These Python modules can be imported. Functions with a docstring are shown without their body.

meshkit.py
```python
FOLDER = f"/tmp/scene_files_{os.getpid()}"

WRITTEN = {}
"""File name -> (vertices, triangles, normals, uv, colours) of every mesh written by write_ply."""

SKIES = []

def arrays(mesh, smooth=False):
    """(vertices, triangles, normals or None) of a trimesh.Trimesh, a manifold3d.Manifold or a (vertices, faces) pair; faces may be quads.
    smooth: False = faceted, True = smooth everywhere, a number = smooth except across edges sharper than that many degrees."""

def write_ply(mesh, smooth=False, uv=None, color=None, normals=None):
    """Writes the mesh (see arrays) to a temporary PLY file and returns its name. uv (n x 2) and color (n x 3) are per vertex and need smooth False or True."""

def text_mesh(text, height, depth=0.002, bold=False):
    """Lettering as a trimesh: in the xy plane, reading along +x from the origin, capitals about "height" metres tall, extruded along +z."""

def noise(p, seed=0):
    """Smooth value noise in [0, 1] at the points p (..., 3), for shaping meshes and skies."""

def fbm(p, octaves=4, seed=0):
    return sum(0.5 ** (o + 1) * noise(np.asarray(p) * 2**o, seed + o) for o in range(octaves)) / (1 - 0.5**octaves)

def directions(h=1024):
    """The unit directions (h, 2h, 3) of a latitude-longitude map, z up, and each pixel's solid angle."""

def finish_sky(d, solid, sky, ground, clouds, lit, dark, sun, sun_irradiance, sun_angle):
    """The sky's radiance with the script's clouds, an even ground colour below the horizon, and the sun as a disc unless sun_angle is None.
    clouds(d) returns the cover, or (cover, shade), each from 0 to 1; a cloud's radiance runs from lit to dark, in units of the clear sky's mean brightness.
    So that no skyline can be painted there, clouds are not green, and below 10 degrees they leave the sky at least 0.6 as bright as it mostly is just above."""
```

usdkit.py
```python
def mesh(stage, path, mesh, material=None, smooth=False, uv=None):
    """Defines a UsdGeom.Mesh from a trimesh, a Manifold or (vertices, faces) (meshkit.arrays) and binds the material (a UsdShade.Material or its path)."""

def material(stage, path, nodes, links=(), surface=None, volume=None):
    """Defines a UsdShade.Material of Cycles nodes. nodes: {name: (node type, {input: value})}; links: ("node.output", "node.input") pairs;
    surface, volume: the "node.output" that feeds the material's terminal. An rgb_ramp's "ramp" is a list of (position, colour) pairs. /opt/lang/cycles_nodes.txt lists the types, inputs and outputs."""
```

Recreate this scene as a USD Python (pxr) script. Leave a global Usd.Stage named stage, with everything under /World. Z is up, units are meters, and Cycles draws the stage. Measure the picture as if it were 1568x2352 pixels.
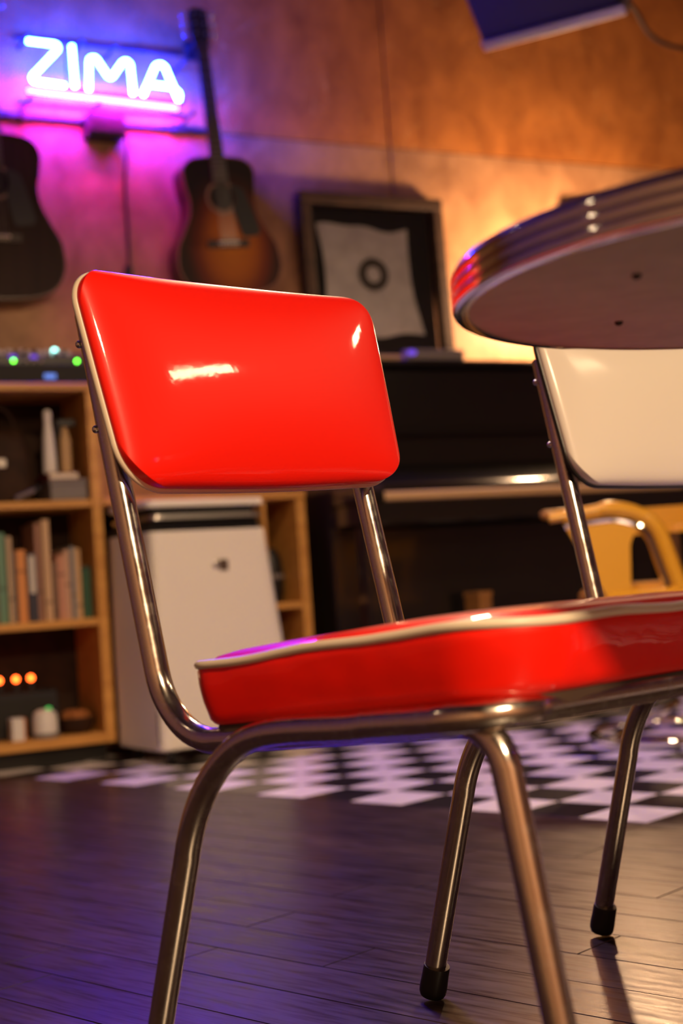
import math, random
import numpy as np
import trimesh
import manifold3d as m3
from shapely.geometry import Polygon, Point, box as sbox
from pxr import Usd, UsdGeom, UsdLux, UsdShade, Gf, Sdf, Vt
import usdkit, meshkit

random.seed(7)
RNG = np.random.default_rng(7)
stage = Usd.Stage.CreateInMemory()
UsdGeom.SetStageUpAxis(stage, UsdGeom.Tokens.z)
UsdGeom.SetStageMetersPerUnit(stage, 1.0)
UsdGeom.Xform.Define(stage, '/World')
UsdGeom.Scope.Define(stage, '/World/Looks')

# ------------------------------------------------------------------ camera
PITCH, ROLL = 0.0515, -0.0688
EXPOSURE = 0.0
cr, sr, cp, sp = math.cos(ROLL), math.sin(ROLL), math.cos(PITCH), math.sin(PITCH)
fwd = np.array([0, cp, sp]); up0 = np.array([0, -sp, cp]); r0 = np.array([1.0, 0, 0])
c_right = cr * r0 + sr * up0
c_up = -sr * r0 + cr * up0
cam = UsdGeom.Camera.Define(stage, '/World/camera')
mt = Gf.Matrix4d(*[float(x) for x in (*c_right, 0, *c_up, 0, *(-fwd), 0, 0, 0, 0.5, 1)])
cam.AddTransformOp().Set(mt)
cam.CreateFocalLengthAttr(50.0)
cam.CreateHorizontalApertureAttr(24.0)
cam.CreateVerticalApertureAttr(36.0)
cam.CreateFStopAttr(3.5)
cam.CreateFocusDistanceAttr(1.62)
cam.CreateClippingRangeAttr(Gf.Vec2f(0.05, 100))
cam.CreateExposureAttr(EXPOSURE)

# wall frame: a along the back wall, o out of it into the room, z up
TH = math.radians(26.1)
D = np.array([math.cos(TH), math.sin(TH), 0]); M = np.array([math.sin(TH), -math.cos(TH), 0])
W0 = np.array([-0.767, 4.54, 0]) - 0.30 * M
ROTW = math.degrees(TH)
def wp(a, o, z):
    p = W0 + a * D + o * M
    return (float(p[0]), float(p[1]), float(z))

# ------------------------------------------------------------------ lights
def rect_light(name, pos, target, w, h, color, power):
    l = UsdLux.RectLight.Define(stage, '/World/' + name)
    l.CreateWidthAttr(w); l.CreateHeightAttr(h); l.CreateColorAttr(Gf.Vec3f(*color)); l.CreateIntensityAttr(power)
    z = np.array(pos, float) - np.array(target, float); z /= np.linalg.norm(z)
    x = np.cross([0, 0, 1.0], z)
    x = x / np.linalg.norm(x) if np.linalg.norm(x) > 1e-6 else np.array([1.0, 0, 0])
    y = np.cross(z, x)
    l.AddTransformOp().Set(Gf.Matrix4d(*[float(v) for v in (*x, 0, *y, 0, *z, 0, *pos, 1)]))
    return l
WARM = (1.0, 0.63, 0.34)
rect_light('ceiling_lamp_front', (1.05, -1.05, 2.25), (1.05, -1.05, 0), 0.20, 0.20, (1.0, 0.67, 0.38), 1850)
rect_light('pendant_lamp', (0.10, 2.95, 1.85), (0.10, 2.95, 0), 0.18, 0.18, (1.0, 0.68, 0.40), 250)
rect_light('wall_lamp_side', (2.75, 1.36, 2.26), (0.0, 1.5, 0.7), 0.62, 0.085, (1.0, 0.68, 0.38), 75)
rect_light('ceiling_lamp_rear', (-2.2, 1.2, 2.3), (-0.1, 1.5, 0.7), 0.08, 0.3, (1.0, 0.70, 0.42), 70)
rect_light('wall_lamp_far', (2.6, 2.65, 2.2), (-0.1, 1.5, 0.75), 0.10, 0.10, (1.0, 0.72, 0.42), 150)

# ------------------------------------------------------------------ materials
LK = '/World/Looks/'
def mat(name, nodes, links=(), surface='p.BSDF'):
    return usdkit.material(stage, LK + name, nodes, links, surface=surface)
def plain(name, col, rough=0.5, **k):
    return mat(name, {'p': ('principled_bsdf', dict(base_color=col, roughness=rough, **k))})
def emit(name, col, s):
    return mat(name, {'e': ('emission', dict(color=col, strength=s))}, surface='e.emission')
def noisy(name, c1, c2, scale=(8, 8, 8), rough=0.5, detail=4, lo=0.35, hi=0.65, bump=0.0, coords='object', **k):
    n = {'tc': ('texture_coordinate', {}), 'mp': ('mapping', dict(scale=scale)), 'n': ('noise_texture', dict(scale=1.0, detail=detail, roughness=0.6)),
         'r': ('rgb_ramp', dict(ramp=[(lo, c1), (hi, c2)])), 'p': ('principled_bsdf', dict(roughness=rough, **k))}
    l = [('tc.' + coords, 'mp.vector'), ('mp.vector', 'n.vector'), ('n.fac', 'r.fac'), ('r.color', 'p.base_color')]
    if bump:
        n['b'] = ('bump', dict(strength=bump, distance=0.002)); l += [('n.fac', 'b.height'), ('b.normal', 'p.normal')]
    return mat(name, n, l)

def plywood(name, c_dark, c_light, c_scr, scr_amt):
    n = {'tc': ('texture_coordinate', {}), 'm1': ('mapping', dict(scale=(6.0, 6.0, 4.0))), 'n1': ('noise_texture', dict(scale=1.0, detail=6, roughness=0.66, distortion=0.5)),
         'r1': ('rgb_ramp', dict(ramp=[(0.34, c_dark), (0.66, c_light)])),
         'm2': ('mapping', dict(scale=(7, 7, 5), rotation=(0, 0.7, 0))), 'n2': ('noise_texture', dict(scale=1.0, detail=2, roughness=0.5, distortion=2.6)),
         'r2': ('rgb_ramp', dict(ramp=[(0.500, (0, 0, 0)), (0.512, (scr_amt,) * 3), (0.526, (0, 0, 0))])),
         'n3': ('noise_texture', dict(scale=4.0, detail=2)), 'r3': ('rgb_ramp', dict(ramp=[(0.50, (0, 0, 0)), (0.64, (1, 1, 1))])), 'mk': ('mix', dict(mix_type='multiply', fac=1.0)),
         'mx': ('mix', dict(color2=c_scr)), 'b': ('bump', dict(strength=0.15, distance=0.002)),
         'p': ('principled_bsdf', dict(roughness=0.45, specular_ior_level=0.35))}
    l = [('tc.object', 'm1.vector'), ('m1.vector', 'n1.vector'), ('n1.fac', 'r1.fac'), ('r1.color', 'mx.color1'), ('tc.object', 'm2.vector'), ('m2.vector', 'n2.vector'),
         ('tc.object', 'n3.vector'), ('n3.fac', 'r3.fac'), ('n2.fac', 'r2.fac'), ('r2.color', 'mk.color1'), ('r3.color', 'mk.color2'), ('mk.color', 'mx.fac'), ('mx.color', 'p.base_color'), ('n1.fac', 'b.height'), ('b.normal', 'p.normal')]
    return mat(name, n, l)

WALL_UP = plywood('plywood_upper', (0.31, 0.105, 0.026), (0.58, 0.220, 0.052), (0.80, 0.45, 0.16), 0.75)
WALL_LO = plywood('plywood_lower', (0.28, 0.135, 0.065), (0.52, 0.285, 0.14), (0.62, 0.40, 0.22), 0.3)
WALL_SIDE = noisy('plaster_side', (0.20, 0.11, 0.06), (0.28, 0.16, 0.09), (2, 2, 2), 0.7)
CEIL = plain('ceiling_paint', (0.10, 0.075, 0.06), 0.8)
GAP = plain('dark_gap', (0.012, 0.009, 0.008), 0.9)
RAILM = plain('rail_dark_metal', (0.02, 0.02, 0.03), 0.45)
CHROME = mat('chrome_tube', {'tc': ('texture_coordinate', {}), 'n': ('noise_texture', dict(scale=60.0, detail=3)), 'r': ('rgb_ramp', dict(ramp=[(0.35, (0.13,) * 3), (0.7, (0.24,) * 3)])),
              'p': ('principled_bsdf', dict(base_color=(0.66, 0.61, 0.55), metallic=1.0))},
             [('tc.object', 'n.vector'), ('n.fac', 'r.fac'), ('r.color', 'p.roughness')])
CHROME_SH = plain('chrome_polished', (0.78, 0.77, 0.76), 0.07, metallic=1.0)
RED = mat('red_vinyl', {'tc': ('texture_coordinate', {}), 'n': ('noise_texture', dict(scale=900.0, detail=2)), 'n2': ('noise_texture', dict(scale=26.0, detail=3, roughness=0.55)),
                        'b': ('bump', dict(strength=0.06, distance=0.0004)), 'b2': ('bump', dict(strength=0.05, distance=0.003)),
                        'p': ('principled_bsdf', dict(base_color=(0.85, 0.010, 0.002), roughness=0.42, specular_ior_level=0.2, coat_weight=0.55, coat_roughness=0.05))},
          [('tc.object', 'n.vector'), ('tc.object', 'n2.vector'), ('n2.fac', 'b2.height'), ('n.fac', 'b.height'), ('b2.normal', 'b.normal'), ('b.normal', 'p.normal'), ('b2.normal', 'p.coat_normal')])
WHITEV = plain('white_vinyl', (0.78, 0.74, 0.68), 0.42, specular_ior_level=0.25, coat_weight=0.2, coat_roughness=0.12)
PIPE_W = plain('cream_piping', (0.74, 0.66, 0.52), 0.35)
PIPE_B = plain('black_piping', (0.012, 0.011, 0.011), 0.3)
BOARD = plain('seat_board_dark', (0.05, 0.03, 0.02), 0.5)
RUBBER = plain('black_rubber', (0.012, 0.012, 0.012), 0.45)
BLACK = plain('black_plastic', (0.012, 0.012, 0.014), 0.4)
BLACKM = plain('black_matte', (0.010, 0.009, 0.009), 0.7)
PIANO = plain('piano_lacquer', (0.008, 0.007, 0.007), 0.22, coat_weight=0.6, coat_roughness=0.06)
PINE = noisy('pine_shelf', (0.54, 0.25, 0.055), (0.70, 0.36, 0.09), (3, 30, 30), 0.45)
ACW = plain('cream_white_plastic', (0.80, 0.76, 0.70), 0.45)
ACG = plain('light_grey_plastic', (0.62, 0.58, 0.55), 0.4)
SILVER = plain('brushed_silver', (0.62, 0.60, 0.58), 0.3, metallic=1.0)
TAN = plain('tan_card', (0.55, 0.36, 0.18), 0.6)
GREY = plain('grey_card', (0.19, 0.17, 0.165), 0.6)
DKRED = plain('dark_red_cloth', (0.18, 0.02, 0.03), 0.6)
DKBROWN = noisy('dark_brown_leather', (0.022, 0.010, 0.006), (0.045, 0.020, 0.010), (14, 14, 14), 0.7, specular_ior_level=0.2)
WHITEP = plain('white_plastic', (0.78, 0.75, 0.72), 0.4)
YELLOW = plain('yellow_shell', (0.72, 0.36, 0.02), 0.35, coat_weight=0.4, coat_roughness=0.1)
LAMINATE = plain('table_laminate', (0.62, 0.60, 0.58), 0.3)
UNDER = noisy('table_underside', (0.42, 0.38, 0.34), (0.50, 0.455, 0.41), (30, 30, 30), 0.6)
TILE_W = noisy('white_vinyl_tile', (0.76, 0.71, 0.68), (0.86, 0.81, 0.78), (20, 20, 20), 0.28)
TILE_B = noisy('black_vinyl_tile', (0.010, 0.009, 0.010), (0.020, 0.018, 0.018), (20, 20, 20), 0.25)
def plank_mat(name, k):
    c = lambda v: tuple(k * x for x in v)
    n = {'tc': ('texture_coordinate', {}), 'mp': ('mapping', dict(scale=(4, 15, 5))), 'n': ('noise_texture', dict(scale=1.0, detail=6, roughness=0.68, distortion=0.6)),
         'r': ('rgb_ramp', dict(ramp=[(0.30, c((0.010, 0.005, 0.004))), (0.52, c((0.022, 0.012, 0.010))), (0.74, c((0.050, 0.031, 0.025)))])),
         'm2': ('mapping', dict(scale=(9, 90, 9))), 'n2': ('noise_texture', dict(scale=1.0, detail=3)),
         'rr': ('rgb_ramp', dict(ramp=[(0.3, (0.25,) * 3), (0.7, (0.41,) * 3)])), 'b': ('bump', dict(strength=0.05, distance=0.001)),
         'p': ('principled_bsdf', dict(specular_ior_level=0.40))}
    l = [('tc.object', 'mp.vector'), ('mp.vector', 'n.vector'), ('n.fac', 'r.fac'), ('r.color', 'p.base_color'), ('tc.object', 'm2.vector'), ('m2.vector', 'n2.vector'),
         ('n2.fac', 'rr.fac'), ('rr.color', 'p.roughness'), ('n.fac', 'b.height'), ('b.normal', 'p.normal')]
    return mat(name, n, l)
PLANKS = [plank_mat('dark_plank_%s' % n, k) for n, k in (('a', 0.85), ('b', 1.0), ('c', 1.12), ('d', 0.95))]
BURST = mat('sunburst_top', {'tc': ('texture_coordinate', {}), 'mp': ('mapping', dict(location=(0, 0, -0.62), scale=(5.0, 0.0, 3.6))), 'g': ('gradient_texture', dict(gradient_type='spherical')),
                             'r': ('rgb_ramp', dict(ramp=[(0.0, (0.012, 0.006, 0.006)), (0.16, (0.03, 0.008, 0.005)), (0.34, (0.12, 0.018, 0.006)), (0.62, (0.34, 0.095, 0.008)), (1.0, (0.44, 0.145, 0.012))])),
                             'p': ('principled_bsdf', dict(roughness=0.45, specular_ior_level=0.25))},
            [('tc.object', 'mp.vector'), ('mp.vector', 'g.vector'), ('g.fac', 'r.fac'), ('r.color', 'p.base_color')])
GUITAR_DK = noisy('dark_guitar_top', (0.020, 0.008, 0.006), (0.032, 0.013, 0.008), (40, 4, 3), 0.5, specular_ior_level=0.2)
GUITAR_SIDE = noisy('guitar_side', (0.035, 0.012, 0.008), (0.06, 0.022, 0.012), (6, 6, 20), 0.3)
FRETB = plain('rosewood', (0.035, 0.02, 0.015), 0.4)
NECK = plain('guitar_neck', (0.22, 0.09, 0.06), 0.35)
HOLE = plain('sound_hole', (0.004, 0.003, 0.003), 0.9)
ROSETTE = plain('rosette', (0.20, 0.12, 0.07), 0.4)
STEEL = plain('steel', (0.7, 0.7, 0.7), 0.25, metallic=1.0)
FRAMEM = noisy('dark_frame_wood', (0.035, 0.020, 0.014), (0.065, 0.036, 0.024), (10, 10, 40), 0.6, specular_ior_level=0.25)
MATB = plain('black_mat', (0.014, 0.014, 0.016), 0.8)
CLOTH = noisy('cream_cloth', (0.70, 0.66, 0.70), (0.88, 0.84, 0.88), (16, 16, 16), 0.8)
INK = noisy('grey_print_ink', (0.06, 0.05, 0.05), (0.13, 0.12, 0.11), (70, 70, 70), 0.8)
GLASS = mat('pane_glass', {'t': ('transparent_bsdf', dict(color=(0.97, 0.97, 0.97))), 'g': ('glossy_bsdf', dict(color=(1, 1, 1), roughness=0.02)), 'f': ('fresnel', dict(IOR=1.45)), 'm': ('mix_closure', {})},
            [('f.fac', 'm.fac'), ('t.BSDF', 'm.closure1'), ('g.BSDF', 'm.closure2')], surface='m.closure')
NEON_B = emit('neon_blue_glass', (0.0055, 0.020, 1.0), 1000)
NEON_P = emit('neon_pink_glass', (1.0, 0.010, 0.62), 190)
NEON_OFF = plain('neon_dark_glass', (0.02, 0.02, 0.03), 0.3)
ACRYL = plain('neon_support_black', (0.015, 0.015, 0.02), 0.4)
BULB = emit('warm_bulb', (1.0, 0.59, 0.31), 640)
BRASS = plain('aged_brass', (0.5, 0.33, 0.14), 0.3, metallic=1.0)
LED_G = emit('led_green', (0.15, 1.0, 0.05), 9)
LED_C = emit('led_cyan', (0.35, 1.0, 0.9), 6)
LED_B = emit('display_blue', (0.18, 0.3, 0.9), 1.0)
LED_V = emit('display_violet', (0.2, 0.08, 0.9), 1.0)
LED_O = emit('led_orange', (1.0, 0.10, 0.012), 13)
LED_DIM = plain('led_unlit', (0.35, 0.25, 0.2), 0.3)

# ------------------------------------------------------------------ helpers
used = {}
def fresh(parent, name):
    k = (str(parent), name); n = used.get(k, 0); used[k] = n + 1
    return f'{parent}/{name}' if n == 0 else f'{parent}/{name}_{n:03d}'
def cd(p, **k):
    for a, b in k.items():
        if b: p.SetCustomDataByKey(a, b)
    return p
def obj(name, mesh, m, parent=None, smooth=30, **k):
    par = parent.GetPath() if parent is not None else '/World'
    g = usdkit.mesh(stage, fresh(par, name), mesh, m, smooth=smooth)
    return cd(g.GetPrim(), **k)
def thing(name, label, cat, loc=(0, 0, 0), rotz=0.0, group=None, kind=None):
    x = UsdGeom.Xform.Define(stage, fresh('/World', name))
    x.AddTranslateOp().Set(Gf.Vec3d(*map(float, loc))); x.AddRotateZOp().Set(float(rotz))
    return cd(x.GetPrim(), label=label, category=cat, group=group, kind=kind)
def cat_(*ms):
    return trimesh.util.concatenate([m for m in ms])
def bx(x0, x1, y0, y1, z0, z1, c=0.0):
    lo = np.minimum([x0, y0, z0], [x1, y1, z1]); hi = np.maximum([x0, y0, z0], [x1, y1, z1])
    e = (hi - lo) / 2; ctr = (hi + lo) / 2
    if c <= 0:
        m = trimesh.creation.box(2 * e)
    else:
        c = min(c, 0.45 * 2 * e.min())
        s = np.array([[i, j, k] for i in (-1, 1) for j in (-1, 1) for k in (-1, 1)], float)
        P = []
        for ax in range(3):
            q = e - c; q[ax] = e[ax]; P.append(s * q)
        m = trimesh.convex.convex_hull(np.vstack(P))
    m.apply_translation(ctr); return m
def wb(a0, a1, o0, o1, z0, z1, c=0.0):      # box in wall coordinates
    return bx(a0, a1, -o1, -o0, z0, z1, c)
def tube(path, r, sides=14, closed=False, caps=True):
    p = np.asarray(path, float); n = len(p); rr = np.broadcast_to(r, (n,))
    if closed: t = np.roll(p, -1, 0) - np.roll(p, 1, 0)
    else: t = np.gradient(p, axis=0)
    t /= np.linalg.norm(t, axis=1, keepdims=True) + 1e-12
    a = np.cross(t[0], [0, 0, 1.0])
    if np.linalg.norm(a) < 0.1: a = np.cross(t[0], [1.0, 0, 0])
    a /= np.linalg.norm(a); A = []
    for i in range(n):
        a = a - t[i] * (a @ t[i]); a /= np.linalg.norm(a) + 1e-12; A.append(a)
    A = np.array(A); B = np.cross(t, A); ang = np.arange(sides) * 2 * np.pi / sides
    v = (p[:, None] + rr[:, None, None] * (np.cos(ang)[None, :, None] * A[:, None] + np.sin(ang)[None, :, None] * B[:, None])).reshape(-1, 3)
    f = []
    for i in range(n if closed else n - 1):
        i2 = (i + 1) % n
        for j in range(sides):
            j2 = (j + 1) % sides
            f += [[i * sides + j, i * sides + j2, i2 * sides + j2], [i * sides + j, i2 * sides + j2, i2 * sides + j]]
    v = list(map(tuple, v))
    if caps and not closed:
        for e, base in ((0, 0), (n - 1, (n - 1) * sides)):
            v.append(tuple(p[e])); k = len(v) - 1
            for j in range(sides):
                j2 = (j + 1) % sides
                f.append([k, base + j2, base + j] if e == 0 else [k, base + j, base + j2])
    m = trimesh.Trimesh(np.array(v), np.array(f), process=False)
    if m.volume < 0: m.invert()
    return m
def fillet(pts, radii, n=10):
    P = [np.array(p, float) for p in pts]; out = [P[0]]
    for i in range(1, len(P) - 1):
        a, b, c = P[i - 1], P[i], P[i + 1]; u = (a - b) / np.linalg.norm(a - b); w = (c - b) / np.linalg.norm(c - b)
        th = math.acos(np.clip(u @ w, -1, 1)); R = radii[i - 1]
        d = min(R / math.tan(th / 2), 0.49 * np.linalg.norm(a - b), 0.49 * np.linalg.norm(c - b)); R = d * math.tan(th / 2)
        bis = (u + w) / np.linalg.norm(u + w); ctr = b + bis * R / math.sin(th / 2)
        s = b + u * d - ctr; e = b + w * d - ctr; phi = math.acos(np.clip(s @ e / (R * R), -1, 1))
        for k in range(n + 1):
            t = k / n; out.append(ctr + (math.sin((1 - t) * phi) * s + math.sin(t * phi) * e) / math.sin(phi))
    out.append(P[-1]); return np.array(out)
def smoothpath(pts, n=60):
    from scipy.interpolate import CubicSpline
    p = np.array(pts, float); t = np.r_[0, np.cumsum(np.linalg.norm(np.diff(p, axis=0), axis=1))]
    return CubicSpline(t, p)(np.linspace(0, t[-1], n))
def rounded(pts, radii, n=8):
    P = [np.array(p, float) for p in pts]; k = len(P); out = []
    for i in range(k):
        seg = fillet([P[i - 1], P[i], P[(i + 1) % k]], [radii[i]], n)
        out += list(seg[1:-1])
    return np.array(out)
def resample(loop, n):
    p = np.vstack([loop, loop[:1]]); t = np.r_[0, np.cumsum(np.linalg.norm(np.diff(p, axis=0), axis=1))]
    q = np.linspace(0, t[-1], n, endpoint=False)
    return np.stack([np.interp(q, t, p[:, i]) for i in range(p.shape[1])], 1)
def rings(ring_list, cap0=True, cap1=True):
    n = len(ring_list[0]); v = np.vstack(ring_list); f = []
    for i in range(len(ring_list) - 1):
        for j in range(n):
            j2 = (j + 1) % n
            f += [[i * n + j, i * n + j2, (i + 1) * n + j2], [i * n + j, (i + 1) * n + j2, (i + 1) * n + j]]
    v = list(map(tuple, v))
    for e, on in ((0, cap0), (len(ring_list) - 1, cap1)):
        if on:
            v.append(tuple(np.mean(ring_list[e], 0))); k = len(v) - 1
            for j in range(n):
                j2 = (j + 1) % n
                f.append([k, e * n + j2, e * n + j] if e == 0 else [k, e * n + j, e * n + j2])
    m = trimesh.Trimesh(np.array(v), np.array(f), process=False)
    if m.volume < 0: m.invert()
    return m
def lathe(prof, sides=40, ctr=(0, 0, 0), ring=False):
    ang = np.arange(sides) * 2 * np.pi / sides
    rl = [np.stack([max(r, 1e-5) * np.cos(ang), max(r, 1e-5) * np.sin(ang), np.full(sides, z)], 1) + np.array(ctr) for r, z in prof]
    return rings(rl + rl[:1], False, False) if ring else rings(rl)
def ball(c, r, sub=2, scale=(1, 1, 1)):
    m = trimesh.creation.icosphere(sub, r); m.apply_scale(scale); m.apply_translation(c); return m
def cyl(p, q, r, sides=16):
    return tube([p, (np.array(p) + np.array(q)) / 2, q], r, sides)
def extr(poly, h):
    return trimesh.creation.extrude_polygon(poly, h)
def wface(mesh_xy, a, o, z, rot=0.0):
    """A mesh built in x right, y up, z thick, stood on the wall: x along the wall, y up, z out of it."""
    T = np.eye(4); c, s = math.cos(rot), math.sin(rot)
    T[:3, 0] = [c, 0, s]; T[:3, 1] = [-s, 0, c]; T[:3, 2] = [0, -1, 0]; T[:3, 3] = [a, -o, z]
    m = mesh_xy.copy(); m.apply_transform(T); return m
def wthing(name, label, cat, a, o, z, group=None):
    return thing(name, label, cat, wp(a, o, z), ROTW, group), np.array([-a, o, -z])
def sh(m, t):
    m = m.copy(); m.apply_translation(t); return m
def struct(name, label):
    x = UsdGeom.Xform.Define(stage, fresh('/World', name))
    return cd(x.GetPrim(), label=label, kind='structure', category=name.split('_')[0])
def place(prim, loc, rotz):
    x = UsdGeom.Xformable(prim); x.AddTranslateOp().Set(Gf.Vec3d(*map(float, loc))); x.AddRotateZOp().Set(float(rotz))
    return prim

# ================================================================== setting
A0, A1, OMAX, ZC = -2.7, 4.4, 7.4, 3.15
wall = place(struct('wall_back', 'orange plywood back wall in upper and lower sheets behind neon sign and piano'), W0, ROTW)
obj('backing', wb(A0, A1, -0.12, -0.012, 0, ZC), GAP, wall)
for x0, x1 in ((A0, -1.13), (-1.125, 1.309), (1.316, 3.75), (3.755, A1)):
    obj('upper_panel', wb(x0, x1, -0.012, 0.0, 2.163, ZC, 0.0015), WALL_UP, wall)
    obj('lower_panel', wb(x0, x1, -0.012, 0.003, 0.0, 2.159, 0.0015), WALL_LO, wall)
rail = place(struct('trim_1', 'thin dark rail running along the seam of the plywood below the neon sign'), W0, ROTW)
obj('rail', wb(-1.6, 0.56, 0.003, 0.028, 2.152, 2.170, 0.003), RAILM, rail)
for a in (-1.3, -0.75, -0.12, 0.42):
    obj('rail_clip', wb(a, a + 0.03, 0.003, 0.034, 2.146, 2.176, 0.003), RAILM, rail)
for nm, m_, lab in (('wall_left', wb(A0 - 0.1, A0, 0, OMAX, 0, ZC), 'left side wall of the room'), ('wall_right', wb(A1, A1 + 0.1, 0, OMAX, 0, ZC), 'right side wall of the room'),
                    ('wall_front', wb(A0 - 0.1, A1 + 0.1, OMAX, OMAX + 0.1, 0, ZC), 'wall behind the viewer')):
    place(obj(nm, m_, WALL_SIDE, label=lab, kind='structure', category='wall'), W0, ROTW)
place(obj('ceiling', wb(A0 - 0.1, A1 + 0.1, -0.12, OMAX + 0.1, ZC, ZC + 0.1), CEIL, label='dark ceiling of the room', kind='structure', category='ceiling'), W0, ROTW)

# floor: tile area (checker) and plank area share the frame d1 (along the border) and d2 (into the room's back)
AF = math.radians(-42.9)
d1 = np.array([math.cos(AF), math.sin(AF), 0]); d2 = np.array([-math.sin(AF), math.cos(AF), 0]); T0 = np.array([-0.2575, 3.548, 0])
TS = 0.1577
floor = place(struct('floor', 'floor of dark wood planks in front and black and white checker tiles behind'), T0, math.degrees(AF))
room = [W0 + a * D + o * M for a, o in ((A0 - 0.1, -0.12), (A1 + 0.1, -0.12), (A1 + 0.1, OMAX + 0.1), (A0 - 0.1, OMAX + 0.1))]
slab = [((p - T0) @ d1, (p - T0) @ d2) for p in room]
sl = extr(Polygon(slab).buffer(0), 0.08); sl.apply_translation([0, 0, -0.083])
obj('subfloor', sl, GAP, floor)
def slab_piece(u0, u1, v0, v1, top, b=0.0012, g=0.0004, zb=-0.004):
    x0, x1, y0, y1 = u0 + g, u1 - g, v0 + g, v1 - g
    v = [(x0, y0, zb), (x1, y0, zb), (x1, y1, zb), (x0, y1, zb), (x0, y0, top - b), (x1, y0, top - b), (x1, y1, top - b), (x0, y1, top - b),
         (x0 + b, y0 + b, top), (x1 - b, y0 + b, top), (x1 - b, y1 - b, top), (x0 + b, y1 - b, top)]
    q = [(3, 2, 1, 0), (8, 9, 10, 11)] + [(i, (i + 1) % 4, 4 + (i + 1) % 4, 4 + i) for i in range(4)] + [(4 + i, 4 + (i + 1) % 4, 8 + (i + 1) % 4, 8 + i) for i in range(4)]
    f = [t for a, b_, c, d_ in q for t in ((a, b_, c), (a, c, d_))]
    return trimesh.Trimesh(np.array(v, float), np.array(f), process=False)
def in_view(c, m=0.16):
    v = np.array([c[0], c[1], -0.5]); z = v @ fwd
    if z < 0.6: return False
    x = (v @ c_right) / z; y = (v @ c_up) / z
    return abs(x) < 0.24 + m and -0.36 - m < y
def wall_ao(c):
    q = np.array([c[0], c[1], 0]) - W0
    return q @ D, q @ M
cells = []
for i in range(-26, 34):
    for j in range(0, 26):
        c = T0 + (i + 0.5) * TS * d1 + (j + 0.5) * TS * d2
        a, o = wall_ao(c)
        if o < 0.10 or a < A0 + 0.12 or a > A1 - 0.12: continue
        cells.append((np.hypot(c[0], c[1]) + (0 if in_view(c, 0.02) else 3.0 if in_view(c) else 20), o, i, j, c))
cells.sort(key=lambda t: t[0])
rest = []
for k, (dist, o, i, j, c) in enumerate(cells):
    pm = slab_piece(i * TS, (i + 1) * TS, j * TS, (j + 1) * TS, 0.0 - 0.0003 * RNG.random())
    white = (i + j) % 2 == 0
    if k < 300 and dist < 20: obj('tile', pm, TILE_W if white else TILE_B, floor, smooth=False)
    else: rest.append((white, pm))
for w_, nm in ((True, 'white_tiles'), (False, 'black_tiles')):
    ms = [m for a, m in rest if a == w_]
    if ms: obj(nm, cat_(*ms), TILE_W if w_ else TILE_B, floor, smooth=False, kind='stuff')
PW = 0.105; V0 = -0.546 + 5 * PW
joints = {4: 1.447, 7: 1.517, 8: 0.996, 9: 1.256}
row_rest = []; npl = 0
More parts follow.
